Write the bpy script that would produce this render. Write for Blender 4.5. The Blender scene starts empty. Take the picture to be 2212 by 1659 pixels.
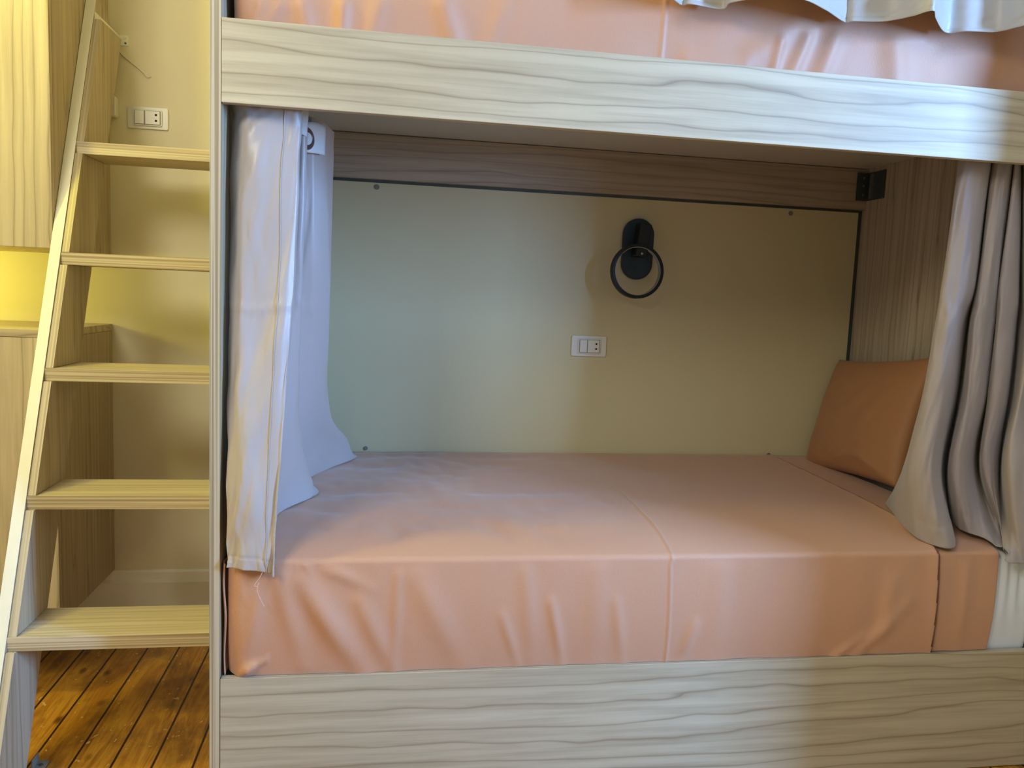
import bpy, bmesh, math, random
from mathutils import Vector, Matrix, noise
random.seed(7)
sc = bpy.context.scene
C = sc.collection

# ---------------------------------------------------------------- camera
W, H, F = 2212.0, 1659.0, 1729.14
YAW, PITCH, ROLL = .1636, .1059, .0408
CAM = Vector((.3437, -1.7, 1.016))
fwd = Vector((math.sin(YAW)*math.cos(PITCH), math.cos(YAW)*math.cos(PITCH), -math.sin(PITCH)))
rt = Vector((math.cos(YAW), -math.sin(YAW), 0)); up = rt.cross(fwd)
r2 = math.cos(ROLL)*rt + math.sin(ROLL)*up; u2 = -math.sin(ROLL)*rt + math.cos(ROLL)*up
cd = bpy.data.cameras.new('camera'); cam = bpy.data.objects.new('camera', cd); C.objects.link(cam)
m = Matrix((r2, u2, -fwd)).transposed().to_4x4(); m.translation = CAM
cam.matrix_world = m
cd.sensor_width = 36; cd.lens = F*36/W; cd.clip_start = .02
sc.camera = cam

# ---------------------------------------------------------------- light and exposure
sc.view_settings.view_transform = 'Standard'; sc.view_settings.look = 'None'
sc.view_settings.gamma = 1; sc.view_settings.use_curve_mapping = False
sc.view_settings.exposure = 0.03
wd = bpy.data.worlds.new('world'); sc.world = wd; wd.use_nodes = True
wd.node_tree.nodes['Background'].inputs[0].default_value = (.5, .6, .8, 1)
wd.node_tree.nodes['Background'].inputs[1].default_value = .3

def area(name, loc, target, sx, sy, power, col):
    l = bpy.data.lights.new(name, 'AREA'); l.shape = 'RECTANGLE'; l.size = sx; l.size_y = sy
    l.energy = power; l.color = col
    o = bpy.data.objects.new(name, l); C.objects.link(o); o.location = loc
    o.rotation_euler = (Vector(target)-Vector(loc)).to_track_quat('-Z', 'Y').to_euler()
    return o
def point(name, loc, r, power, col):
    l = bpy.data.lights.new(name, 'POINT'); l.shadow_soft_size = r; l.energy = power; l.color = col
    o = bpy.data.objects.new(name, l); C.objects.link(o); o.location = loc
    return o
area('window_daylight', (3.16, -1.75, 1.62), (.9, .3, .8), .26, 1.1, 160, (.25, .50, 1.0))
area('ceiling_lamp_light', (-1.0, -1.9, 2.4), (.3, -.2, .5), .8, .8, 36, (1.0, .95, .74))
point('hall_lamp_light', (-1.0, -.25, 2.2), .10, 42, (1.0, .90, .13))
point('niche_lamp_light', (-1.02, .60, 1.04), .04, 5.0, (1.0, .93, .12))

# ---------------------------------------------------------------- helpers
def at(u, v, ax, val):
    """point where the sight line through a photo pixel meets the plane axis=val"""
    q = Vector(((u-W/2)/F, -(v-H/2)/F, 1.0))
    d = r2*q.x + u2*q.y + fwd*q.z
    return CAM + d*((val-CAM[ax])/d[ax])

def props(o, label=None, cat=None, group=None, kind=None):
    if label: o['label'] = label
    if cat: o['category'] = cat
    if group: o['group'] = group
    if kind: o['kind'] = kind
    return o
def wloc(p):
    v = Vector((0, 0, 0))
    while p is not None:
        v += p.location; p = p.parent
    return v
def obj(name, bm, mat, parent=None, smooth=False, bevel=0):
    if parent is not None: bmesh.ops.translate(bm, verts=bm.verts, vec=-wloc(parent))
    me = bpy.data.meshes.new(name); bm.normal_update(); bm.to_mesh(me); bm.free()
    for mm in (mat if isinstance(mat, (list, tuple)) else [mat]): me.materials.append(mm)
    if smooth:
        for p in me.polygons: p.use_smooth = True
    o = bpy.data.objects.new(name, me); C.objects.link(o); o.parent = parent
    if bevel:
        b = o.modifiers.new('bevel', 'BEVEL'); b.width = bevel; b.segments = 2; b.limit_method = 'ANGLE'
    return o
def thing(name, loc, label, cat, group=None):
    o = bpy.data.objects.new(name, None); C.objects.link(o); o.location = loc; o.empty_display_size = .05
    return props(o, label, cat, group)
def box(x0, x1, y0, y1, z0, z1, bm=None):
    bm = bm or bmesh.new()
    r = bmesh.ops.create_cube(bm, size=1.0)
    for v in r['verts']:
        v.co = Vector(((x0+x1)/2+v.co.x*(x1-x0), (y0+y1)/2+v.co.y*(y1-y0), (z0+z1)/2+v.co.z*(z1-z0)))
    return bm
def prism_x(pts, x0, x1, bm=None):
    bm = bm or bmesh.new()
    a = [bm.verts.new((x0, y, z)) for y, z in pts]; b = [bm.verts.new((x1, y, z)) for y, z in pts]
    n = len(pts); bm.faces.new(a); bm.faces.new(b[::-1])
    for i in range(n): bm.faces.new((a[i], b[i], b[(i+1) % n], a[(i+1) % n]))
    bmesh.ops.recalc_face_normals(bm, faces=bm.faces)
    return bm
def prism_y(pts, y0, y1, bm=None):
    bm = bm or bmesh.new()
    a = [bm.verts.new((x, y0, z)) for x, z in pts]; b = [bm.verts.new((x, y1, z)) for x, z in pts]
    n = len(pts); bm.faces.new(a); bm.faces.new(b[::-1])
    for i in range(n): bm.faces.new((a[i], b[i], b[(i+1) % n], a[(i+1) % n]))
    bmesh.ops.recalc_face_normals(bm, faces=bm.faces)
    return bm
def rrect(cx, cz, w, h, r, n=6):
    pts = []
    for k, (sx, sz) in enumerate(((1, 1), (-1, 1), (-1, -1), (1, -1))):
        for i in range(n+1):
            a = math.pi/2*(k+i/n)
            pts.append((cx+sx*(w/2-r)+r*math.cos(a), cz+sz*(h/2-r)+r*math.sin(a)))
    return pts
def tube(pts, r, seg=6, bm=None):
    bm = bm or bmesh.new(); rings = []
    pts = [Vector(p) for p in pts]
    for i, p in enumerate(pts):
        t = (pts[min(i+1, len(pts)-1)]-pts[max(i-1, 0)]).normalized()
        a = t.cross(Vector((0.13, .31, 1))).normalized(); b = t.cross(a)
        rings.append([bm.verts.new(p+r*(math.cos(2*math.pi*k/seg)*a+math.sin(2*math.pi*k/seg)*b)) for k in range(seg)])
    for i in range(len(rings)-1):
        for k in range(seg): bm.faces.new((rings[i][k], rings[i][(k+1) % seg], rings[i+1][(k+1) % seg], rings[i+1][k]))
    bm.faces.new(rings[0][::-1]); bm.faces.new(rings[-1])
    return bm
def ring_y(cx, cy, cz, ro, ri, dy, seg=64, bm=None):
    """flat band ring whose axis is y"""
    bm = bm or bmesh.new(); L = []
    for k in range(seg):
        a = 2*math.pi*k/seg; c, s = math.cos(a), math.sin(a)
        L.append([bm.verts.new((cx+r*c, cy+y, cz+r*s)) for r, y in ((ro, -dy/2), (ro, dy/2), (ri, dy/2), (ri, -dy/2))])
    for k in range(seg):
        p, q = L[k], L[(k+1) % seg]
        for j in range(4): bm.faces.new((p[j], p[(j+1) % 4], q[(j+1) % 4], q[j]))
    bmesh.ops.recalc_face_normals(bm, faces=bm.faces)
    return bm
def disc(c, axis, r, h, seg=20, bm=None):
    bm = bm or bmesh.new()
    q = Vector(axis).to_track_quat('Z', 'Y').to_matrix().to_4x4(); q.translation = Vector(c)
    bmesh.ops.create_cone(bm, segments=seg, radius1=r, radius2=r*.88, depth=h, cap_ends=True, matrix=q)
    return bm

# ---------------------------------------------------------------- materials
class NT:
    def __init__(s, name):
        s.m = bpy.data.materials.new(name); s.m.use_nodes = True; s.t = s.m.node_tree
        s.b = s.t.nodes['Principled BSDF']
        tc = s.n('ShaderNodeTexCoord'); s.co = tc.outputs['Object']
    def n(s, typ, **kw):
        nd = s.t.nodes.new(typ)
        for k, v in kw.items(): setattr(nd, k, v)
        return nd
    def l(s, a, b): s.t.links.new(a, b)
    def mapping(s, scale, loc=(0, 0, 0), rot=(0, 0, 0), src=None):
        mp = s.n('ShaderNodeMapping'); mp.inputs['Scale'].default_value = scale
        mp.inputs['Location'].default_value = loc; mp.inputs['Rotation'].default_value = rot
        s.l(src or s.co, mp.inputs['Vector']); return mp.outputs[0]
    def noise(s, vec, scale, detail=3, rough=.5, dist=0):
        nd = s.n('ShaderNodeTexNoise'); nd.inputs['Scale'].default_value = scale
        nd.inputs['Detail'].default_value = detail; nd.inputs['Roughness'].default_value = rough
        nd.inputs['Distortion'].default_value = dist; s.l(vec, nd.inputs['Vector']); return nd.outputs['Fac']
    def math(s, op, a, b=None):
        nd = s.n('ShaderNodeMath', operation=op)
        for i, x in enumerate((a, b)):
            if x is None: continue
            if isinstance(x, (int, float)): nd.inputs[i].default_value = x
            else: s.l(x, nd.inputs[i])
        return nd.outputs[0]
    def ramp(s, fac, stops):
        nd = s.n('ShaderNodeValToRGB'); e = nd.color_ramp.elements
        while len(e) < len(stops): e.new(.5)
        for i, (p, c) in enumerate(stops): e[i].position = p; e[i].color = (*c, 1) if len(c) == 3 else c
        s.l(fac, nd.inputs[0]); return nd.outputs[0]
    def mix(s, fac, a, b, mode='MIX'):
        nd = s.n('ShaderNodeMix', data_type='RGBA', blend_type=mode)
        for i, x in ((0, fac), (6, a), (7, b)):
            if isinstance(x, (int, float)): nd.inputs[i].default_value = x
            elif isinstance(x, tuple): nd.inputs[i].default_value = (*x, 1)
            else: s.l(x, nd.inputs[i])
        return nd.outputs[2]
    def bump(s, h, strength, dist=.002):
        nd = s.n('ShaderNodeBump'); nd.inputs['Strength'].default_value = strength
        nd.inputs['Distance'].default_value = dist; s.l(h, nd.inputs['Height']); s.l(nd.outputs[0], s.b.inputs['Normal'])
    def base(s, col, rough=.5, spec=.5):
        if isinstance(col, tuple): s.b.inputs['Base Color'].default_value = (*col, 1)
        else: s.l(col, s.b.inputs['Base Color'])
        s.b.inputs['Roughness'].default_value = rough; s.b.inputs['Specular IOR Level'].default_value = spec
        return s.m

def wood(name, axis, light, mid, dark, off=(0, 0, 0), cross=1.0, rough=.5, line=1.0):
    """pale laminate, long wavy grain lines along the axis"""
    t = NT(name)
    lo, hi = .42, 13*cross
    sc_ = [hi]*3; sc_['xyz'.index(axis)] = lo
    v = t.mapping(tuple(sc_), off)
    warp = t.noise(t.mapping(tuple((1.3 if 'xyz'[i] == axis else 5.0*cross) for i in range(3)), off), 1.0, 3, .5)
    big = t.noise(v, 1.0, 1.2, .4, .0)
    sp = t.n('ShaderNodeSeparateXYZ'); t.l(t.co, sp.inputs[0])
    crs = {'x': (2, 1), 'z': (0, 1)}[axis]
    ramp_ = t.math('ADD', t.math('MULTIPLY', sp.outputs[crs[0]], 24.0*cross), t.math('MULTIPLY', sp.outputs[crs[1]], 19.0*cross))
    f_ = t.math('ADD', ramp_, t.math('ADD', t.math('MULTIPLY', big, 2.6), t.math('MULTIPLY', warp, 2.4)))
    saw = t.math('FRACT', f_)
    lines = t.ramp(saw, [(0, (.0,)*3), (.05, (.62,)*3), (.16, (.9,)*3), (.6, (1,)*3), (.93, (.80,)*3), (1, (.35,)*3)])
    sc2 = [55*cross]*3; sc2['xyz'.index(axis)] = 2.2
    fine = t.noise(t.mapping(tuple(sc2), off), 1.0, 4, .6)
    sc3 = [4*cross]*3; sc3['xyz'.index(axis)] = .8
    soft = t.noise(t.mapping(tuple(sc3), (off[0]+5, off[1]+3, off[2]+1)), 1.0, 2)
    c = t.mix(t.ramp(soft, [(.35, (0,)*3), (.65, (1,)*3)]), light, mid)
    c = t.mix(t.math('MULTIPLY', t.math('SUBTRACT', 1.0, lines), .8*line), c, dark)
    c = t.mix(t.math('MULTIPLY', t.ramp(fine, [(.42, (0,)*3), (.72, (1,)*3)]), .45*line), c, dark)
    t.bump(fine, .08, .001)
    return t.base(c, rough)
def edgewood(name, axis, across, light, dark, freq=330, off=0):
    """layered strip edging: fine parallel lines"""
    t = NT(name)
    s3 = [.01]*3; s3['xyz'.index(across)] = freq; s3['xyz'.index(axis)] = 1.1
    f = t.noise(t.mapping(tuple(s3), (off, off, off)), 1.0, 1, .4)
    c = t.ramp(f, [(.38, dark), (.5, tuple((a+b)/2 for a, b in zip(light, dark))), (.6, light)])
    return t.base(c, .4)
L_, M_, D_ = (.64, .55, .385), (.53, .445, .30), (.23, .165, .10)
M = {}
M['wx'] = wood('laminate_x', 'x', L_, M_, D_, (1.3, 2.1, .4))
M['wx2'] = wood('laminate_x_b', 'x', (.57, .505, .38), (.48, .415, .30), D_, (4.3, 7.1, 3.4))
M['wz'] = wood('laminate_z', 'z', L_, M_, D_, (.3, 5.1, 2.4))
M['wz2'] = wood('laminate_z_b', 'z', (.56, .47, .33), (.47, .385, .26), (.24, .175, .10), (3.3, .1, 1.4), 1.6)
M['wback'] = wood('laminate_back_rail', 'x', (.50, .41, .31), (.42, .34, .25), (.22, .17, .12), (.7, 1.9, 6.4), 1.3)
M['wtread'] = wood('laminate_tread', 'x', (.64, .56, .41), (.55, .46, .31), (.30, .22, .12), (.7, 1.9, 6.4), 1.8)
M['ez'] = edgewood('edge_upright', 'z', 'x', (.56, .48, .34), (.32, .25, .16), 260)
M['ex'] = edgewood('edge_step', 'x', 'z', (.62, .53, .36), (.36, .28, .16), 190)
M['ezin'] = edgewood('edge_spacer', 'z', 'x', (.58, .49, .34), (.38, .30, .18), 230, 3)
t = NT('pale_edging'); M['pale'] = t.base(t.mix(t.noise(t.mapping((30, 30, 2)), 1, 2), (.88, .86, .74), (.80, .77, .63)), .35)
def flat(name, col, rough=.5, spec=.5, metal=0, var=.06, scale=6):
    t = NT(name); a = tuple(c*(1-var) for c in col)
    t.base(t.mix(t.noise(t.mapping((scale,)*3), 1, 3), a, col), rough, spec); t.b.inputs['Metallic'].default_value = metal
    return t.m
M['wall'] = flat('cream_paint', (.80, .74, .56), .7, .3)
_t = NT('cream_wall_paint'); _c = _t.mix(_t.noise(_t.mapping((3,)*3), 1, 4), (.76, .70, .52), (.82, .76, .58))
_t.bump(_t.noise(_t.mapping((60,)*3), 1, 5), .12, .002); M['wall'] = _t.base(_c, .65, .3)
M['ceil'] = flat('white_ceiling', (.80, .79, .75), .8)
M['roomwall'] = flat('room_plaster', (.55, .52, .45), .8)
M['skirt'] = flat('cream_gloss_paint', (.88, .86, .74), .45)
M['panel'] = flat('off_white_board', (.66, .585, .36), .4, .5, var=.03, scale=2)
M['slab'] = flat('white_melamine', (.62, .60, .55), .5)
M['metal'] = flat('zinc_metal', (.45, .44, .40), .35, metal=.9)
M['dmetal'] = flat('dark_bracket_metal', (.10, .12, .12), .4, metal=.6)
M['plastic'] = flat('ivory_plastic', (.80, .78, .74), .28)
M['hole'] = flat('socket_hole', (.006, .006, .006), .8)
M['lampdark'] = flat('navy_black_metal', (.012, .030, .052), .5)
M['armdark'] = flat('black_metal', (.004, .005, .008), .5)
M['diff'] = flat('lamp_diffuser', (.42, .40, .40), .4)
M['cap'] = flat('grey_screw_cap', (.22, .21, .18), .5)
M['capshade'] = flat('grey_plastic_gap', (.30, .29, .26), .5)
M['thread'] = flat('loose_thread', (.75, .50, .40), .8)
M['tape'] = flat('white_tape', (.78, .82, .86), .6)
M['brown'] = flat('brown_plastic', (.13, .075, .06), .3)
def fabric(name, col, col2, sheen=.4, rough=.55, weave=900, bstr=.15, wr=.0, spec=.4):
    t = NT(name)
    c = t.mix(t.noise(t.mapping((3,)*3), 1, 3), col, col2)
    w = t.noise(t.mapping((weave, weave, weave*.4)), 1, 1)
    if wr:
        w = t.math('ADD', t.math('MULTIPLY', w, .25), t.math('MULTIPLY', t.noise(t.mapping((7, 7, 7)), 1, 3, .5, .6), wr))
    t.bump(w, bstr, .004)
    t.base(c, rough, spec)
    t.b.inputs['Sheen Weight'].default_value = sheen; t.b.inputs['Sheen Roughness'].default_value = .4
    return t.m
M['peach'] = fabric('peach_cotton', (.60, .325, .205), (.57, .305, .19), .25, .5, 700, .12)
M['pillow'] = fabric('peach_pillow_cotton', (.47, .215, .085), (.43, .20, .08), .1, .6, 700, .12)
M['seam'] = fabric('hem_gap_shade_brown', (.20, .075, .035), (.17, .065, .03), 0, .8)  # dark brown for the shade inside the sheet's hem gap
M['white'] = fabric('white_cotton', (.80, .86, .98), (.76, .82, .95), .2, .7)
M['curt'] = fabric('mauve_grey_satin', (.50, .44, .42), (.46, .405, .385), .5, .38, 600, .18, .8, .55)
M['curt2'] = fabric('taupe_linen', (.40, .34, .345), (.365, .315, .32), .3, .6, 500, .2, .3)
M['curt3'] = fabric('ivory_grey_satin', (.50, .465, .42), (.45, .42, .38), .5, .42, 600, .18, .8, .5)

def floor_mat():
    t = NT('orange_pine_boards')
    sep = t.n('ShaderNodeSeparateXYZ'); t.l(t.co, sep.inputs[0])
    q = t.math('DIVIDE', t.math('ADD', sep.outputs[0], .405+.047+.094*50), .094)
    fr = t.math('FRACT', q); idx = t.math('FLOOR', q)
    cmb = t.n('ShaderNodeCombineXYZ')
    t.l(t.math('MULTIPLY', sep.outputs[0], 22.0), cmb.inputs[0])
    t.l(t.math('ADD', t.math('MULTIPLY', sep.outputs[1], 1.7), t.math('MULTIPLY', idx, 7.31)), cmb.inputs[1])
    t.l(t.math('MULTIPLY', idx, 3.7), cmb.inputs[2])
    g = t.noise(cmb.outputs[0], 1.0, 4, .55, 1.6)
    c = t.ramp(g, [(.30, (.26, .095, .010)), (.42, (.52, .235, .022)), (.5, (.68, .34, .035)), (.58, (.50, .21, .02)), (.7, (.72, .37, .045))])
    wn = t.n('ShaderNodeTexWhiteNoise', noise_dimensions='1D'); t.l(idx, wn.inputs['W'])
    c = t.mix(t.math('MULTIPLY', wn.outputs['Value'], .30), c, (.36, .13, .012))
    # knots
    cm = t.n('ShaderNodeCombineXYZ')
    t.l(t.math('MULTIPLY', sep.outputs[0], 17.0), cm.inputs[0]); t.l(t.math('MULTIPLY', sep.outputs[1], 8.5), cm.inputs[1])
    vo = t.n('ShaderNodeTexVoronoi'); t.l(cm.outputs[0], vo.inputs['Vector']); vo.inputs['Scale'].default_value = 1.0
    k = t.ramp(vo.outputs['Distance'], [(.06, (1,)*3), (.15, (.6,)*3), (.24, (0,)*3)])
    c = t.mix(t.math('MULTIPLY', k, .9), c, (.07, .018, .004))
    # stains
    st = t.noise(t.mapping((11, 7, 11)), 1, 5, .65)
    c = t.mix(t.math('MULTIPLY', t.ramp(st, [(.47, (0,)*3), (.66, (1,)*3)]), .65), c, (.17, .068, .010))
    sp = t.noise(t.mapping((70, 45, 70)), 1, 2, .5)
    c = t.mix(t.ramp(sp, [(.70, (0,)*3), (.72, (.8,)*3)]), c, (.80, .55, .22))
    # grooves
    e = t.math('ABSOLUTE', t.math('SUBTRACT', fr, .5))
    gr = t.ramp(e, [(.462, (0,)*3), (.478, (1,)*3)])
    c = t.mix(gr, c, (.035, .012, .003))
    t.bump(t.math('SUBTRACT', g, t.math('MULTIPLY', gr, 3.0)), .25, .003)
    return t.base(c, .33, .5)
M['floor'] = floor_mat()

# ---------------------------------------------------------------- the room
def struct(name, bm, mat, parent=None, **k):
    o = obj(name, bm, mat, parent, **k)
    if parent is None: o['kind'] = 'structure'
    return o
YB, XR, FL = .95, 2.006, -.12
struct('floor', box(-2.6, 3.30, -3.1, YB, FL-.05, FL), M['floor'])
struct('ceiling', box(-2.6, 3.30, -3.1, YB, 2.62, 2.70), M['ceil'])
struct('wall_back', box(-2.6, 3.30, YB, YB+.1, FL, 2.62), M['wall'])
struct('wall_left', box(-2.7, -2.6, -3.1, YB+.1, FL, 2.62), M['roomwall'])
struct('wall_front', box(-2.6, 3.30, -3.2, -3.1, FL, 2.62), M['roomwall'])
struct('added_blocker_low', box(2.09, 3.0, -.76, -.465, FL, 1.24), M['roomwall'])  # added out of view to cut window light off the mattress
struct('added_blocker_tall', box(2.085, 3.30, -.46, YB, FL, 2.62), M['roomwall'])  # added out of view; ends the window light along the top board
bm = box(3.30, 3.40, -3.1, -2.02, FL, 2.62); box(3.30, 3.40, -1.48, YB, FL, 2.62, bm)
box(3.30, 3.40, -2.02, -1.48, FL, .95, bm); box(3.30, 3.40, -2.02, -1.48, 2.35, 2.62, bm)
struct('wall_right', bm, M['roomwall'])
bm = bmesh.new()
for b in ((3.31, 3.35, -2.02, -1.98, .95, 2.35), (3.31, 3.35, -1.52, -1.48, .95, 2.35), (3.31, 3.35, -1.98, -1.52, .95, 1.0), (3.31, 3.35, -1.98, -1.52, 2.30, 2.35)): box(*b, bm)
struct('window_1', bm, M['skirt'])
prof = [(YB, FL+.001), (YB-.022, FL+.001), (YB-.022, .066), (YB-.017, .070), (YB-.013, .074), (YB-.010, .096), (YB-.006, .103), (YB, .103)]
struct('baseboard_back', prism_x(prof, -2.6, -.002), M['skirt'])

# ---------------------------------------------------------------- bunk bed
bed = thing('bunk_bed', (1.0, .47, FL), 'pale wood-look bunk bed frame with horizontal front boards, cream back board and tall side panels', 'bunk bed')
obj('side_panel', box(.0, .020, .0015, YB-.001, FL+.001, 2.35), M['wz'], bed, bevel=.0012)
obj('panel_edging', box(-.0005, .0205, -.001, .0014, FL+.001, 2.35), M['ez'], bed)
obj('side_panel', box(XR, XR+.02, .0, YB-.001, FL+.001, 2.35), M['wz2'], bed, bevel=.0012)
obj('front_board', box(.0215, XR-.001, -.0012, .0188, 1.378, 1.539), M['wx'], bed, bevel=.001)
obj('front_board', box(.0215, XR-.001, -.0012, .0188, FL+.002, .1867), M['wx2'], bed, bevel=.001)
obj('upper_slab', box(.021, XR-.001, .020, YB-.002, 1.515, 1.533), M['slab'], bed)
obj('lower_slab', box(.021, XR-.001, .020, YB-.002, .150, .168), M['slab'], bed)
obj('back_rail', box(.021, XR-.001, YB-.030, YB-.004, 1.375, 1.513), M['wback'], bed, bevel=.001)
bp = obj('back_board', box(.024, XR-.016, YB-.012, YB-.003, .17, 1.366), M['panel'], bed, bevel=.001)
for i, (u, v) in enumerate([(814, 404), (1708, 461), (790, 968), (1660, 982)]):
    p = at(u, v, 1, YB-.012)
    obj('screw_cap', disc(p+Vector((0, -.0012, 0)), (0, -1, 0), .0085 if i < 2 else .007, .004), M['cap'], bp, smooth=False)
obj('dark_gap_strip', box(XR-.015, XR-.001, YB-.008, YB-.003, .17, 1.374), M['dmetal'], bed)
obj('dark_gap_strip', box(.024, XR-.0155, YB-.010, YB-.003, 1.3665, 1.3745), M['dmetal'], bed)  # dark strip painted in for the shade of the gap under the back rail
bk = obj('corner_bracket', box(XR-.004, XR-.0005, .82, .915, 1.405, 1.50), M['dmetal'], bed)
obj('bracket_leaf', box(XR-.045, XR-.004, .912, .918, 1.405, 1.50), M['dmetal'], bk)
obj('bracket_rib', box(XR-.012, XR-.0042, .885, .893, 1.410, 1.495), M['metal'], bk)
for z in (1.425, 1.455, 1.482): obj('screw', disc((XR-.022, .9125, z), (0, -1, 0), .0045, .003), M['metal'], bk)

# ---------------------------------------------------------------- mattresses and sheets
def seg_d(px, pz, a, b):
    ax, az = a; bx, bz = b
    dx, dz = bx-ax, bz-az; L2 = dx*dx+dz*dz
    t = max(0, min(1, ((px-ax)*dx+(pz-az)*dz)/L2))
    return math.hypot(px-ax-t*dx, pz-az-t*dz), t
def mattress_profile(z0, ztop_f, ztop_b, y0):
    """list of (y, z, ny, nz) from bottom front up and over to the back"""
    pts = []
    n = 30
    for i in range(n+1):
        s = i/n; pts.append((y0-.004*math.sin(math.pi*s)+.010*(1-s)**3, z0+(ztop_f-.012-z0)*s))
    for i in range(1, 9):
        a = i/8*math.pi/2*.8
        pts.append((y0+.012*(1-math.cos(a)), ztop_f-.012+.012*math.sin(a)))
    ye, ze = pts[-1]
    n2 = 60
    for i in range(1, n2+1):
        s = (i/n2)**1.25; y = ye+(YB-.022-ye)*s
        k = 1-math.exp(-(y-ye)/.09)
        z = ze+(ztop_b-ze)*(.72*k+.28*s)
        pts.append((y, z))
    for i in range(1, 6): pts.append((YB-.022+.003*i/5, ztop_b-(ztop_b-z0)*i/5))
    out = []
    for i, (y, z) in enumerate(pts):
        a = pts[max(0, i-1)]; b = pts[min(len(pts)-1, i+1)]
        ty, tz = b[0]-a[0], b[1]-a[1]; L = math.hypot(ty, tz) or 1
        out.append((y, z, -tz/L, ty/L))
    return out
def sheet(name, mat, x0, x1, prof, disp, nx, parent=None, rl=.03, rr=.0, cyc=None, zc=.3):
    bm = bmesh.new(); rows = []
    for i in range(nx+1):
        x = x0+(x1-x0)*i/nx; ins = 0
        if rl and x < x0+rl: q = 1-(x-x0)/rl; ins = rl*(1-math.sqrt(max(0, 1-q*q)))
        if rr and x > x1-rr: q = 1-(x1-x)/rr; ins = rr*(1-math.sqrt(max(0, 1-q*q)))
        row = []
        for (y, z, ny, nz) in prof:
            d = disp(x, y, z)-ins
            row.append(bm.verts.new((x, y+ny*d, z+nz*d)))
        rows.append(row)
    for i in range(nx):
        for j in range(len(prof)-1):
            bm.faces.new((rows[i][j], rows[i+1][j], rows[i+1][j+1], rows[i][j+1]))
    bm.faces.new(rows[0]); bm.faces.new(rows[-1][::-1])
    bmesh.ops.recalc_face_normals(bm, faces=bm.faces)
    o = obj(name, bm, mat, parent, smooth=True)
    return o
def PX(u, v):
    p = at(u, v, 1, 0); return (p.x, p.z)
RID = []
for (a, b, w, h) in [
    ((600, 1235), (655, 1440), .022, .006), ((655, 1260), (790, 1462), .026, .010), ((705, 1225), (800, 1270), .014, .004),
    ((560, 1290), (530, 1440), .018, .005), ((545, 1440), (515, 1462), .010, .007), ((575, 1425), (518, 1455), .006, .006),
    ((780, 1300), (850, 1455), .020, .005), ((860, 1240), (850, 1448), .012, .003), ((900, 1250), (1000, 1440), .030, .005),
    ((1135, 1235), (1150, 1430), .020, .004), ((1190, 1300), (1215, 1435), .012, .004), ((1085, 1330), (1120, 1440), .012, .003),
    ((1290, 1230), (1280, 1430), .028, .004), ((1330, 1300), (1345, 1432), .014, .003), ((1560, 1240), (1540, 1425), .030, .003),
    ((1500, 1350), (1470, 1432), .014, .004), ((1850, 1420), (1960, 1300), .018, .005), ((1800, 1425), (1860, 1380), .012, .004),
    ((1925, 1260), (1900, 1410), .020, .003), ((2090, 1225), (2070, 1410), .018, .003), ((655, 1218), (672, 1232), .006, .004),
    ((640, 1225), (690, 1219), .005, .003)]:
    RID.append((PX(*a), PX(*b), w, h))
def low_disp(x, y, z):
    d = .0
    kf = max(0, min(1, (.447-z)/.03))
    if kf > 0 and y < .05:
        for a, b, w, h in RID:
            q, t = seg_d(x, z, a, b)
            if q < 3*w: d += 1.35*kf*h*math.exp(-(q/w)**2)*(.45+.55*math.sin(math.pi*min(1, .15+t)))
        d += kf*.0025*noise.noise(Vector((x*14, z*3, 1)))
        # lower hem scallops
    if y > .03:
        k = max(0, min(1, (1.15-x)/.5))
        if y > .03:
            k2 = min(1, (y-.03)/.08)
            n1 = noise.noise(Vector((x*9+2*noise.noise(Vector((x*4, y*4, 5))), y*11, 2.2)))
            n2 = noise.noise(Vector((x*22, y*20, 7.2)))
            d += k2*(.0012+.0045*k)*(n1*1.1+.45*n2-.3*abs(n1))
    # pressed crease and hem
    cx = 1.016-(.004 if z < .43 else 0)+.004*math.sin(z*9)
    q = abs(x-cx); d += .0028*math.exp(-(q/.004)**2) if y < .5 else 0
    sx = 1.690+(.012*(.446-z)/.26 if z < .446 else .03*y)
    if x < sx: d += .0045+.0035*math.exp(-((x-sx)/.018)**2)
    if sx < x < sx+.008: d -= .006
    return d
profL = mattress_profile(.1885, .446, .497, .004)
mt = thing('mattress', (1.0, .48, .17), 'white mattress in the lower bunk, bare end showing beside the peach sheet', 'mattress')
wprof = mattress_profile(.174, .430, .484, .016)
def gather(x, y, z): return .003*math.sin(x*190+18*z+4*noise.noise(Vector((x*10, z*6, 0))))*max(0, min(1, (z-.22)/.15)) if y < .05 else 0
sheet('mattress_cover', M['white'], .040, XR-.012, wprof, gather, 620, mt, rl=.03, rr=.03)
s1 = sheet('bed_sheet', M['peach'], .030, 1.866, profL, low_disp, 700, None, rl=.04, rr=.006)
props(s1, 'peach sheet pulled tight over the lower bunk mattress', 'sheet')
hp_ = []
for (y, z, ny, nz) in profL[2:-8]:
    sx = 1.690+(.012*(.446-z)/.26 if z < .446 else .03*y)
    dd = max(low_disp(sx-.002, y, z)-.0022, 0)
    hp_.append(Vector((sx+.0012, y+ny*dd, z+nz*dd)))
obj('hem_gap_shade', tube(hp_, .0021, 6), M['seam'], s1, smooth=True)  # dark tube drawn along the hem in place of the shade in its gap
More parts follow.
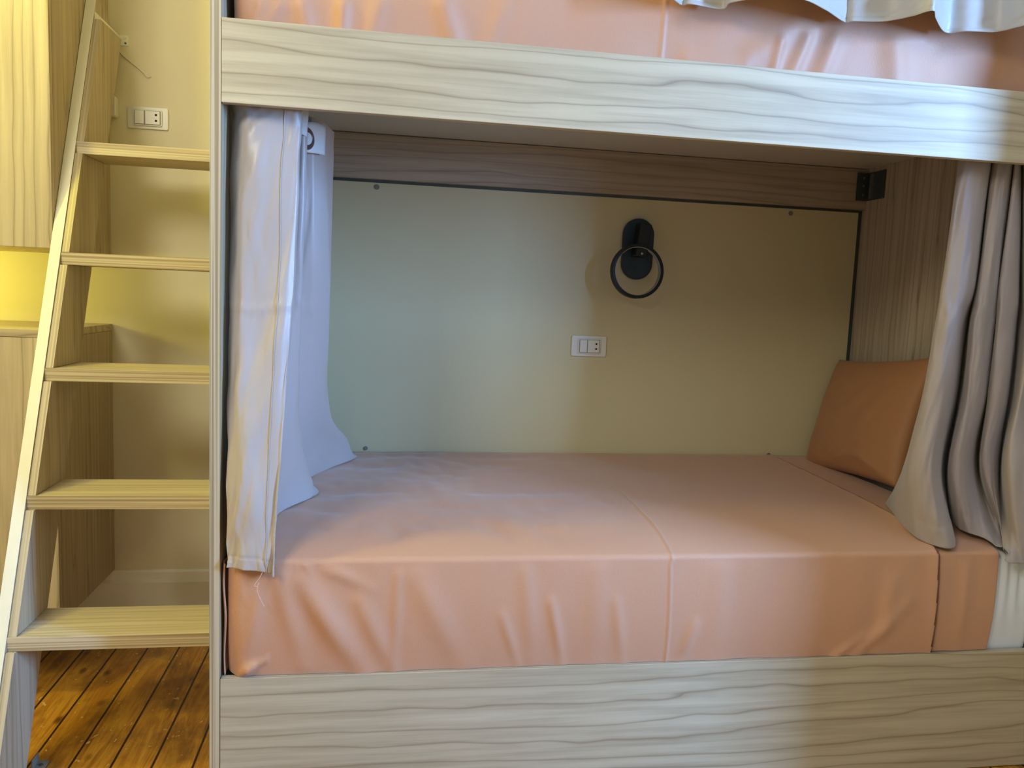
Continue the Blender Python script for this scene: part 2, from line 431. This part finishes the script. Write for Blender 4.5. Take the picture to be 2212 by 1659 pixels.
# loose tucked corner fold at the foot end
bm = bmesh.new(); rows = []
for j in range(40):
    s = j/39; z = .19+.245*s
    r = []
    for k in range(9):
        a = k/8
        x = .0305-.006*math.sin(math.pi*a)-.002*math.sin(s*9)+.010*a*(1-s)**3
        y = .012+.045*a+.004*math.sin(6*s+a*3)
        r.append(bm.verts.new((x+.006*abs(math.sin(math.pi*s))*0, y, z)))
    rows.append(r)
for j in range(39):
    for k in range(8): bm.faces.new((rows[j][k], rows[j][k+1], rows[j+1][k+1], rows[j+1][k]))
cf = obj('corner_fold', bm, M['peach'], s1, smooth=True)
sm = cf.modifiers.new('s', 'SOLIDIFY'); sm.thickness = .003
# upper bunk
RU = []
for (a, b, w, h) in [((560, 0), (545, 40), .016, .008), ((600, 0), (570, 45), .012, .006), ((650, 0), (660, 55), .018, .008),
    ((740, 0), (735, 60), .016, .010), ((820, 0), (800, 65), .02, .006), ((960, 0), (985, 82), .022, .009), ((1090, 10), (1060, 85), .02, .004),
    ((1740, 40), (1640, 110), .03, .007), ((1760, 70), (1730, 150), .016, .008), ((1700, 80), (1690, 145), .012, .006), ((1820, 70), (1790, 160), .02, .008),
    ((1500, 120), (1620, 140), .02, .006), ((1950, 90), (1960, 170), .03, .008)]:
    RU.append((PX(*a), PX(*b), w, h))
def up_disp(x, y, z):
    d = 0
    if y < .06:
        for a, b, w, h in RU:
            q, t = seg_d(x, z, a, b)
            if q < 3*w: d += h*math.exp(-(q/w)**2)
        d += .004*noise.noise(Vector((x*9, z*4, 1)))
    d += .0028*math.exp(-((x-.930)/.004)**2)
    return d
s2 = sheet('bed_sheet', M['peach'], .032, XR-.006, mattress_profile(1.5345, 1.785, 1.81, .032), up_disp, 520, None, rl=.04, rr=.01)
props(s2, 'rumpled peach sheet on the upper bunk mattress above the top board', 'sheet')

# ---------------------------------------------------------------- pillow
def pillow():
    bm = bmesh.new(); N = 46; L, Wd, T = .56, .40, .135
    grid = {}
    for side in (1, -1):
        for i in range(N+1):
            for j in range(N+1):
                a, b = 2*i/N-1, 2*j/N-1
                if side == -1 and (i in (0, N) or j in (0, N)): grid[side, i, j] = grid[1, i, j]; continue
                pinch = 1-.06*(abs(a)**4)*(1-abs(b)**2)-.0
                xa = a*(1-.05*(1-b*b)); xb = b*(1-.06*(1-a*a))
                h = (max(0, 1-a*a)**.42)*(max(0, 1-b*b)**.42)
                h *= 1+.05*noise.noise(Vector((a*2.3, b*2.3, side)))
                u_, v_, w_ = xa*L/2, xb*Wd/2, side*T/2*h
                w_ += .004*noise.noise(Vector((a*4, b*4, 3+side)))*h+(.007*math.exp(-((b+.80-.10*math.sin(a*5))/.07)**2)*h*(1+a) if side == 1 else 0)
                grid[side, i, j] = bm.verts.new((u_, v_, w_))
        for i in range(N):
            for j in range(N):
                q = (grid[side, i, j], grid[side, i+1, j], grid[side, i+1, j+1], grid[side, i, j+1])
                bm.faces.new(q if side == 1 else q[::-1])
    # local u -> -y, v -> up along the lean, w -> towards the bed foot
    lean = Vector((.115, .03, .375)).normalized(); along = Vector((-.10, -1, -.065)).normalized()
    along = (along-lean*along.dot(lean)).normalized(); nrm = along.cross(lean).normalized()
    if nrm.x > 0: nrm = -nrm
    cc = Vector((1.888, .640, .683))
    for v in bm.verts: v.co = cc+along*v.co.x+lean*v.co.y+nrm*v.co.z
    bmesh.ops.recalc_face_normals(bm, faces=bm.faces)
    o = obj('pillow', bm, M['pillow'], None, smooth=True)
    return props(o, 'peach pillow leaning in the corner on the lower bunk mattress', 'pillow')
pillow()

# ---------------------------------------------------------------- curtains
def cr(p0, p1, p2, p3, t):
    return .5*((2*p1)+(p2-p0)*t+(2*p0-5*p1+4*p2-p3)*t*t+(3*p1-p0-3*p2+p3)*t*t*t)
def spl(P, s):
    n = len(P)-1; q = min(max(s, 0), 1)*n; i = min(int(q), n-1); t = q-i
    return cr(P[max(i-1, 0)], P[i], P[i+1], P[min(i+2, n)], t)
def zmin(y):
    for k in range(len(profL)-1):
        if profL[k][1] > .43 and profL[k][0] <= y <= profL[k+1][0]: return profL[k][1]+.006
    return .45
def loft(levels, nu, nv, wr=.004, clampz=True, hem=None, seed=0, wf=9, crease=None):
    rows = []
    for j in range(nv+1):
        s = j/nv
        ctrl = [spl([lv[k] for lv in levels], s) for k in range(len(levels[0]))]
        row = []
        for i in range(nu+1):
            p = spl(ctrl, i/nu).copy()
            n_ = noise.noise(Vector((i/nu*wf*1.6+seed, s*6, seed))); n2 = noise.noise(Vector((i/nu*wf*3, s*14+i/nu*14, seed+4))); n2 -= .6*abs(noise.noise(Vector((i/nu*wf*2.2, s*9-i/nu*10, seed+9))))
            p.y += wr*(n_+.45*n2); p.x += wr*.4*n2
            if hem and abs(s-hem) < .6/nv: p.y += .0012
            if crease and abs(s-crease-.008*math.sin(i*.05)) < .9/nv: p.y -= .0018
            if clampz and p.y > .0:
                p.z = max(p.z, zmin(p.y)+.002)
            elif clampz and p.y > -.016 and p.z < .45: p.y = min(p.y, -.016)
            row.append(p)
        rows.append(row)
    bm = bmesh.new(); V = [[bm.verts.new(p) for p in r] for r in rows]
    for j in range(nv):
        for i in range(nu): bm.faces.new((V[j][i], V[j][i+1], V[j+1][i+1], V[j+1][i]))
    return bm, rows
def LV(lst): return [at(u, v, 1, y) for u, v, y in lst]

# left curtain of the lower bunk
cl = thing('curtain', (.12, .1, .42), 'satin mauve-grey curtain bunched at the left end of the lower bunk', 'curtain')
lv = [
 LV([(503,226,.10),(528,228,.050),(585,228,.045),(640,232,.05),(652,232,.075),(632,236,.17),(662,232,.16),(656,246,.25),(681,256,.27),(701,266,.31),(722,285,.42)]),
 LV([(500,330,.09),(525,330,.040),(580,330,.035),(634,330,.045),(648,330,.07),(630,330,.17),(662,330,.17),(655,330,.26),(680,330,.28),(701,330,.32),(721,330,.43)]),
 LV([(497,600,.07),(520,600,.025),(572,600,.028),(626,600,.030),(637,600,.06),(612,600,.18),(654,600,.20),(640,600,.31),(680,600,.33),(711,600,.39),(712,600,.46)]),
 LV([(492,870,.03),(515,870,.000),(562,870,.002),(606,870,.002),(617,870,.03),(604,870,.19),(645,870,.28),(634,870,.38),(680,870,.46),(709,872,.55),(700,872,.62)]),
 LV([(491,1100,.0),(515,1100,-.018),(556,1100,-.022),(592,1110,-.018),(598,1110,.0),(600,1060,.19),(664,1010,.35),(650,1000,.45),(700,970,.60),(748,950,.74),(725,940,.78)]),
 LV([(490,1226,-.016),(516,1230,-.024),(556,1234,-.026),(588,1238,-.022),(592,1236,-.016),(597,1122,.20),(686,1079,.38),(668,1050,.53),(715,1027,.68),(771,1002,.82),(745,998,.88)]),
]
bm, rows = loft(lv, 190, 150, .007, True, .94, 2, 6, .44)
o = obj('curtain_cloth', bm, M['curt'], cl, smooth=True)
sm = o.modifiers.new('s', 'SOLIDIFY'); sm.thickness = .0012; sm.offset = 0
# stitched seam running down the front fold
sp_ = []
for j in range(0, 151, 2):
    r = rows[j][int(190*.255)]; sp_.append(r+Vector((0, -.0015, 0)))
obj('seam', tube(sp_, .0011), M['curt'], cl, smooth=True)
def patch(c0, c1, c2, c3, n=8, bow=.004):
    bm = bmesh.new(); g = []
    for j in range(n+1):
        r = []
        for i in range(n+1):
            a, b = i/n, j/n
            p = (c0*(1-a)+c1*a)*(1-b)+(c3*(1-a)+c2*a)*b
            p = p+Vector((0, -bow*math.sin(math.pi*a), bow*.8*math.sin(math.pi*a)*(1-b)))
            r.append(bm.verts.new(p))
        g.append(r)
    for j in range(n):
        for i in range(n): bm.faces.new((g[j][i], g[j][i+1], g[j+1][i+1], g[j+1][i]))
    return bm
tp = obj('heading_tape', patch(at(664,264,1,.235), at(703,274,1,.285), at(701,335,1,.285), at(661,329,1,.235)), M['tape'], cl, smooth=True)
tp.modifiers.new('s', 'SOLIDIFY').thickness = .0015
tp2 = obj('heading_tape', patch(at(646,230,1,.150), at(667,230,1,.162), at(662,296,1,.162), at(649,289,1,.150)), M['tape'], cl, smooth=True)
tp2.modifiers.new('s', 'SOLIDIFY').thickness = .0015
def torus(c, nrm, R, r, sx=1.0, seg=40):
    bm = bmesh.new(); q = Vector(nrm).to_track_quat('Z', 'Y').to_matrix(); L = []
    for k in range(seg):
        a = 2*math.pi*k/seg
        L.append([bm.verts.new(Vector(c)+q@Vector(((R+r*math.cos(b))*math.cos(a), (R+r*math.cos(b))*math.sin(a), r*.5*math.sin(b)))) for b in [2*math.pi*m/8 for m in range(8)]])
    for k in range(seg):
        for m_ in range(8): bm.faces.new((L[k][m_], L[(k+1) % seg][m_], L[(k+1) % seg][(m_+1) % 8], L[k][(m_+1) % 8]))
    bmesh.ops.recalc_face_normals(bm, faces=bm.faces); return bm
e = (at(703,300,1,.285)-at(664,300,1,.235)).normalized(); nn = e.cross(Vector((0, 0, 1))).normalized()
obj('grommet', torus(at(663,299,1,.233), nn, .020, .0055), M['brown'], cl, smooth=True)
obj('grommet', torus(at(648,250,1,.148), nn, .020, .0055), M['brown'], cl, smooth=True)
th = [at(u, v, 1, -.026) for u, v in ((567,1236),(561,1248),(552,1260),(550,1266),(556,1266),(559,1259),(556,1268),(557,1280),(563,1295),(571,1310))]
obj('loose_thread', tube([spl(th, i/40) for i in range(41)], .0007, 5), M['thread'], cl)
rod = obj('curtain_rod', disc((1.013, .12, 1.45), (1, 0, 0), .008, 1.985, 16), M['dmetal'], None)
props(rod, 'dark thin curtain rod behind the top board of the lower bunk', 'curtain rod')

# right curtain of the lower bunk
cr_ = thing('curtain', (1.75, .1, .43), 'taupe grey curtain hanging in long folds at the right end of the lower bunk', 'curtain')
lv = [
 LV([(2082,338,.16),(2074,338,.08),(2100,340,.050),(2138,342,.06),(2143,344,.15),(2148,346,.07),(2170,348,.06),(2186,350,.08),(2190,350,.14),(2194,350,.07),(2203,350,.08),(2207,352,.14),(2222,354,.06),(2250,356,.10),(2290,358,.07)]),
 LV([(2056,600,.16),(2036,600,.07),(2070,600,.038),(2104,600,.055),(2111,600,.16),(2117,600,.06),(2138,600,.045),(2156,600,.075),(2160,600,.14),(2164,600,.06),(2196,600,.07),(2203,600,.14),(2220,600,.06),(2250,600,.10),(2290,600,.06)]),
 LV([(2030,700,.17),(2021,700,.065),(2052,700,.03),(2078,700,.06),(2089,700,.18),(2100,700,.055),(2124,700,.04),(2146,700,.075),(2150,700,.14),(2155,700,.055),(2190,700,.065),(2199,700,.14),(2220,700,.05),(2250,700,.10),(2290,700,.05)]),
 LV([(2006,850,.18),(1995,850,.06),(2030,850,.025),(2058,850,.055),(2072,850,.19),(2084,850,.055),(2108,850,.04),(2128,850,.08),(2134,850,.16),(2140,850,.06),(2172,850,.06),(2182,850,.14),(2205,850,.035),(2250,850,.08),(2290,850,.04)]),
 LV([(1952,1010,.22),(1958,1010,.07),(1998,1012,.015),(2028,1014,.04),(2042,1010,.18),(2052,1014,.06),(2078,1016,.04),(2102,1010,.09),(2112,1010,.17),(2122,1010,.07),(2146,1010,.06),(2160,1010,.14),(2176,1015,.01),(2240,1030,.0),(2290,1030,.0)]),
 LV([(1913,1088,.28),(1955,1140,.10),(2000,1172,.03),(2062,1182,.002),(2050,1120,.14),(2070,1140,.08),(2090,1150,.05),(2130,1165,.03),(2166,1188,.012),(2168,1160,.06),(2170,1180,.03),(2172,1212,-.020),(2212,1218,-.028),(2250,1220,-.024),(2290,1220,-.026)]),
]
bm, rows = loft(lv, 260, 150, .0055, True, .93, 9, 14)
o = obj('curtain_cloth', bm, M['curt2'], cr_, smooth=True)
sm = o.modifiers.new('s', 'SOLIDIFY'); sm.thickness = .0014; sm.offset = 0

# curtain of the upper bunk: only its hem hangs into view
hem = [(1405,-20),(1432,-12),(1459,22),(1490,14),(1549,29),(1575,10),(1650,0),(1725,2),(1775,25),(1812,54),(1838,50),(1905,50),(1960,40),(2006,27),(2014,45),(2034,74),(2080,72),(2140,73),(2190,62),(2230,56),(2260,80),(2300,70)]
hp = [at(u, v, 2, 1.648) for u, v in hem]
for p in hp: p.y = min(p.y, .004)-.012
top = [Vector((p.x*.96+.055, -.05+(p.y+.05)*.6, 2.30)) for p in hp]
mid = [Vector((a.x*.75+b.x*.25, a.y*.9+b.y*.1, 1.85)) for a, b in zip(hp, top)]
low = [Vector((a.x, a.y, 1.715)) for a in hp]
cu = thing('curtain', (1.4, -.03, 1.65), 'ivory-grey curtain with a scalloped hem hanging from above over the upper bunk', 'curtain')
bm, rows = loft([top, mid, low, hp], 260, 60, .003, False, .93, 5, 10)
o = obj('curtain_cloth', bm, M['curt3'], cu, smooth=True)
sm = o.modifiers.new('s', 'SOLIDIFY'); sm.thickness = .0014; sm.offset = 0

# ---------------------------------------------------------------- wall lamp
yl = YB-.012
lp = thing('wall_lamp', (1.195, yl, 1.20), 'dark navy ring reading lamp on the cream back board of the bunk', 'lamp')
c0, c1 = at(1377, 505, 1, yl), at(1373, 570, 1, yl)
pc = (c0+c1)/2; ang = math.atan2(c0.x-c1.x, c0.z-c1.z)
zt_, zb_ = at(1377, 473, 1, yl).z, at(1372, 604, 1, yl).z
pts = rrect(0, 0, .106, zt_-zb_, .0529, 12)
ca, sa = math.cos(ang), math.sin(ang)
pts = [(pc.x+x*ca+z*sa, (zt_+zb_)/2-x*sa+z*ca) for x, z in pts]
obj('mounting_plate', prism_y(pts, yl-.020, yl-.0005), M['lampdark'], lp, bevel=.003)
a0 = at(1378, 492, 1, yl-.05)
bm = box(-.019, .019, -.022, .036, -.054, .054)
rot = Matrix.Rotation(.12, 4, 'Y')
bmesh.ops.transform(bm, matrix=Matrix.Translation((pc.x+.000, yl-.055, pc.z+.024)) @ rot, verts=bm.verts)
am = obj('arm', bm, M['armdark'], lp, bevel=.003)
rc = at(1376, 586, 1, yl-.075)
bm = ring_y(0, 0, 0, .0895, .0795, .024, 96)
bmesh.ops.transform(bm, matrix=Matrix.Translation(rc) @ Matrix.Rotation(-.03, 4, 'X') @ Matrix.Rotation(.05, 4, 'Z'), verts=bm.verts)
rg = obj('ring', bm, M['armdark'], lp, smooth=False, bevel=.0015)
bm = ring_y(0, 0, 0, .0798, .0775, .016, 96)
bmesh.ops.transform(bm, matrix=Matrix.Translation(rc) @ Matrix.Rotation(-.03, 4, 'X') @ Matrix.Rotation(.05, 4, 'Z'), verts=bm.verts)
obj('light_strip', bm, M['diff'], rg)
obj('screw', disc((pc.x-.006, yl-.078, pc.z-.020), (0, -1, 0), .004, .004), M['metal'], am)

# ---------------------------------------------------------------- sockets
def socket(u0, v0, u1, v1, yw, label, wide):
    a, b = at(u0, v0, 1, yw), at(u1, v1, 1, yw); cx, cz = (a.x+b.x)/2, (a.z+b.z)/2; w, h = b.x-a.x, a.z-b.z
    s = thing('wall_socket', (cx, yw, cz), label, 'socket')
    bm = prism_y(rrect(cx, cz, w, h, .006), yw-.0055, yw-.0002)
    pl = obj('cover_plate', bm, M['plastic'], s, bevel=.002)
    iw, ih = w*wide, h*.62
    bm = prism_y(rrect(cx, cz, iw+.010, ih+.008, .005), yw-.010, yw-.0045)
    obj('module_frame', bm, M['plastic'], s, bevel=.0015)
    obj('module_recess', prism_y(rrect(cx, cz, iw+.003, ih+.001, .002), yw-.0104, yw-.0099), M['capshade'], s)
    x0 = cx-iw/2
    bm = prism_y(rrect(x0+iw*.19, cz, iw*.36, ih*.96, .0015), yw-.0140, yw-.0103)
    obj('rocker_switch', bm, M['plastic'], s, bevel=.001)
    bm = prism_y(rrect(x0+iw*.70, cz, iw*.58, ih*.96, .0015), yw-.0128, yw-.0103)
    sf = obj('socket_face', bm, M['plastic'], s, bevel=.001)
    for dz in (.0085, -.0085):
        obj('socket_hole', box(x0+iw*.84-.003, x0+iw*.84+.003, yw-.0132, yw-.0122, cz+dz-.003, cz+dz+.003), M['hole'], sf)
    return s
socket(1235, 724, 1308, 771, YB-.012, 'white socket and switch plate below the ring lamp inside the bunk', .56)
socket(276, 228, 365, 283, YB, 'white socket and switch plate on the cream wall above the ladder steps', .62)

# ---------------------------------------------------------------- ladder
XL = -.455; ZF = FL+.001
def yf(z): return .052+.399*z
def yr(z): return .222+.405*z
ld = thing('bed_ladder', (-.2, .25, FL), 'pale wood bunk ladder with five flat steps leaning to the wall', 'ladder')
sb = obj('stringer', prism_x([(yf(ZF), ZF), (yr(ZF), ZF), (yr(1.69), 1.69), (.905, 1.748), (.795, 1.80), (yf(1.86)+.002, 1.86)], XL-.025, XL-.0005), M['wz2'], ld, bevel=.001)
obj('front_edging', prism_x([(yf(ZF)-.002, ZF), (yf(ZF)-.0002, ZF), (yf(1.86)-.0002, 1.86), (yf(1.86)-.002, 1.86)], XL-.0252, XL-.0002), M['pale'], ld)
tops = [1.379, 1.087, .805, .519, .229]
bounds = [(1.733, 1.379)]+[(tops[i]-.031, tops[i+1]) for i in range(4)]+[(tops[4]-.031, ZF)]
for hi, lo in bounds:
    obj('spacer_board', prism_x([(yf(lo)+.004, lo+.0006), (yr(lo)-.001, lo+.0006), (yr(hi)-.001, hi-.0006), (yf(hi)+.004, hi-.0006)], XL, XL+.018), M['wz2'], ld, bevel=.0008)
    obj('spacer_edging', prism_x([(yf(lo)+.0025, lo+.0006), (yf(lo)+.0038, lo+.0006), (yf(hi)+.0038, hi-.0006), (yf(hi)+.0025, hi-.0006)], XL, XL+.018), M['ezin'], ld)
for z in tops:
    st_ = obj('step', box(XL, -.0012, yf(z)+.0005, yr(z)-.001, z-.031, z), M['wtread'], ld, bevel=.001)
    obj('step_edging', box(XL, -.0012, yf(z)-.0012, yf(z)+.0003, z-.031, z), M['ex'], st_)
# wall bracket at the top and floor bracket at the foot
wb = obj('wall_bracket', box(-.452, -.424, YB-.003, YB-.0003, 1.722, 1.752), M['skirt'], ld)
obj('bracket_arm', box(-.455, -.452, YB-.20, YB-.0003, 1.722, 1.752), M['skirt'], wb)
obj('screw', disc((-.436, YB-.0045, 1.744), (0, -1, 0), .0045, .003), M['plastic'], wb)
obj('screw', disc((-.433, YB-.0045, 1.729), (0, -1, 0), .003, .003), M['dmetal'], wb)
fb = obj('floor_bracket', box(XL+.0186, XL+.045, .205, .240, FL+.0008, FL+.0035), M['cap'], ld)
obj('bracket_leaf', box(XL+.0186, XL+.0205, .205, .240, FL+.0035, FL+.024), M['cap'], fb)
obj('screw', disc((XL+.033, .220, FL+.005), (0, 0, 1), .0045, .003), M['dmetal'], fb)

# painted cable on the wall and the little adapter behind the ladder
cpts = [at(u, v, 1, YB-.002) for u, v in ((243, 95), (256, 108), (264, 118), (280, 132), (296, 145), (310, 158), (318, 167), (326, 165))]
o = obj('wall_cable', tube([spl(cpts, i/40) for i in range(41)], .0022), M['wall'], None, smooth=True)
props(o, 'thin cream painted cable slanting across the wall above the socket', 'cable')
p = at(255, 232, 1, YB)
ad = obj('plug_adapter', prism_y(rrect(p.x-.018, p.z-.002, .040, .060, .008), YB-.032, YB-.0003), M['plastic'], None, bevel=.003)
props(ad, 'small white plug adapter on the wall half hidden behind the ladder', 'adapter')

# ---------------------------------------------------------------- neighbouring cabinets
XC, YC = -.4815, .508
c1_ = thing('wall_cabinet', (-.9, .73, 1.096), 'upper pale wood cabinet left of the ladder with vertical grain', 'cabinet')
obj('front_panel', box(-1.5, XC-.0005, YC, YC+.018, 1.096, 2.35), M['wz'], c1_, bevel=.001)
obj('side_panel', box(XC-.018, XC, YC+.0185, YB-.001, 1.096, 2.35), M['wz2'], c1_, bevel=.001)
obj('bottom_panel', box(-1.5, XC-.0185, YC+.0185, YB-.001, 1.097, 1.115), M['wz'], c1_)
c2_ = thing('low_cabinet', (-.9, .73, FL), 'lower pale wood cabinet left of the ladder, standing clear of the floor', 'cabinet')
obj('front_panel', box(-1.5, XC-.0005, YC, YC+.018, .103, .868), M['wz'], c2_, bevel=.001)
obj('side_panel', box(XC-.018, XC, YC+.0185, YB-.001, .105, .868), M['wz2'], c2_, bevel=.001)
obj('top_panel', box(-1.5, XC+.0005, YC-.001, YB-.001, .8685, .889), M['wx'], c2_, bevel=.001)
obj('plinth', box(-1.45, -.80, YC+.05, YB-.03, FL+.001, .102), M['wz2'], c2_)
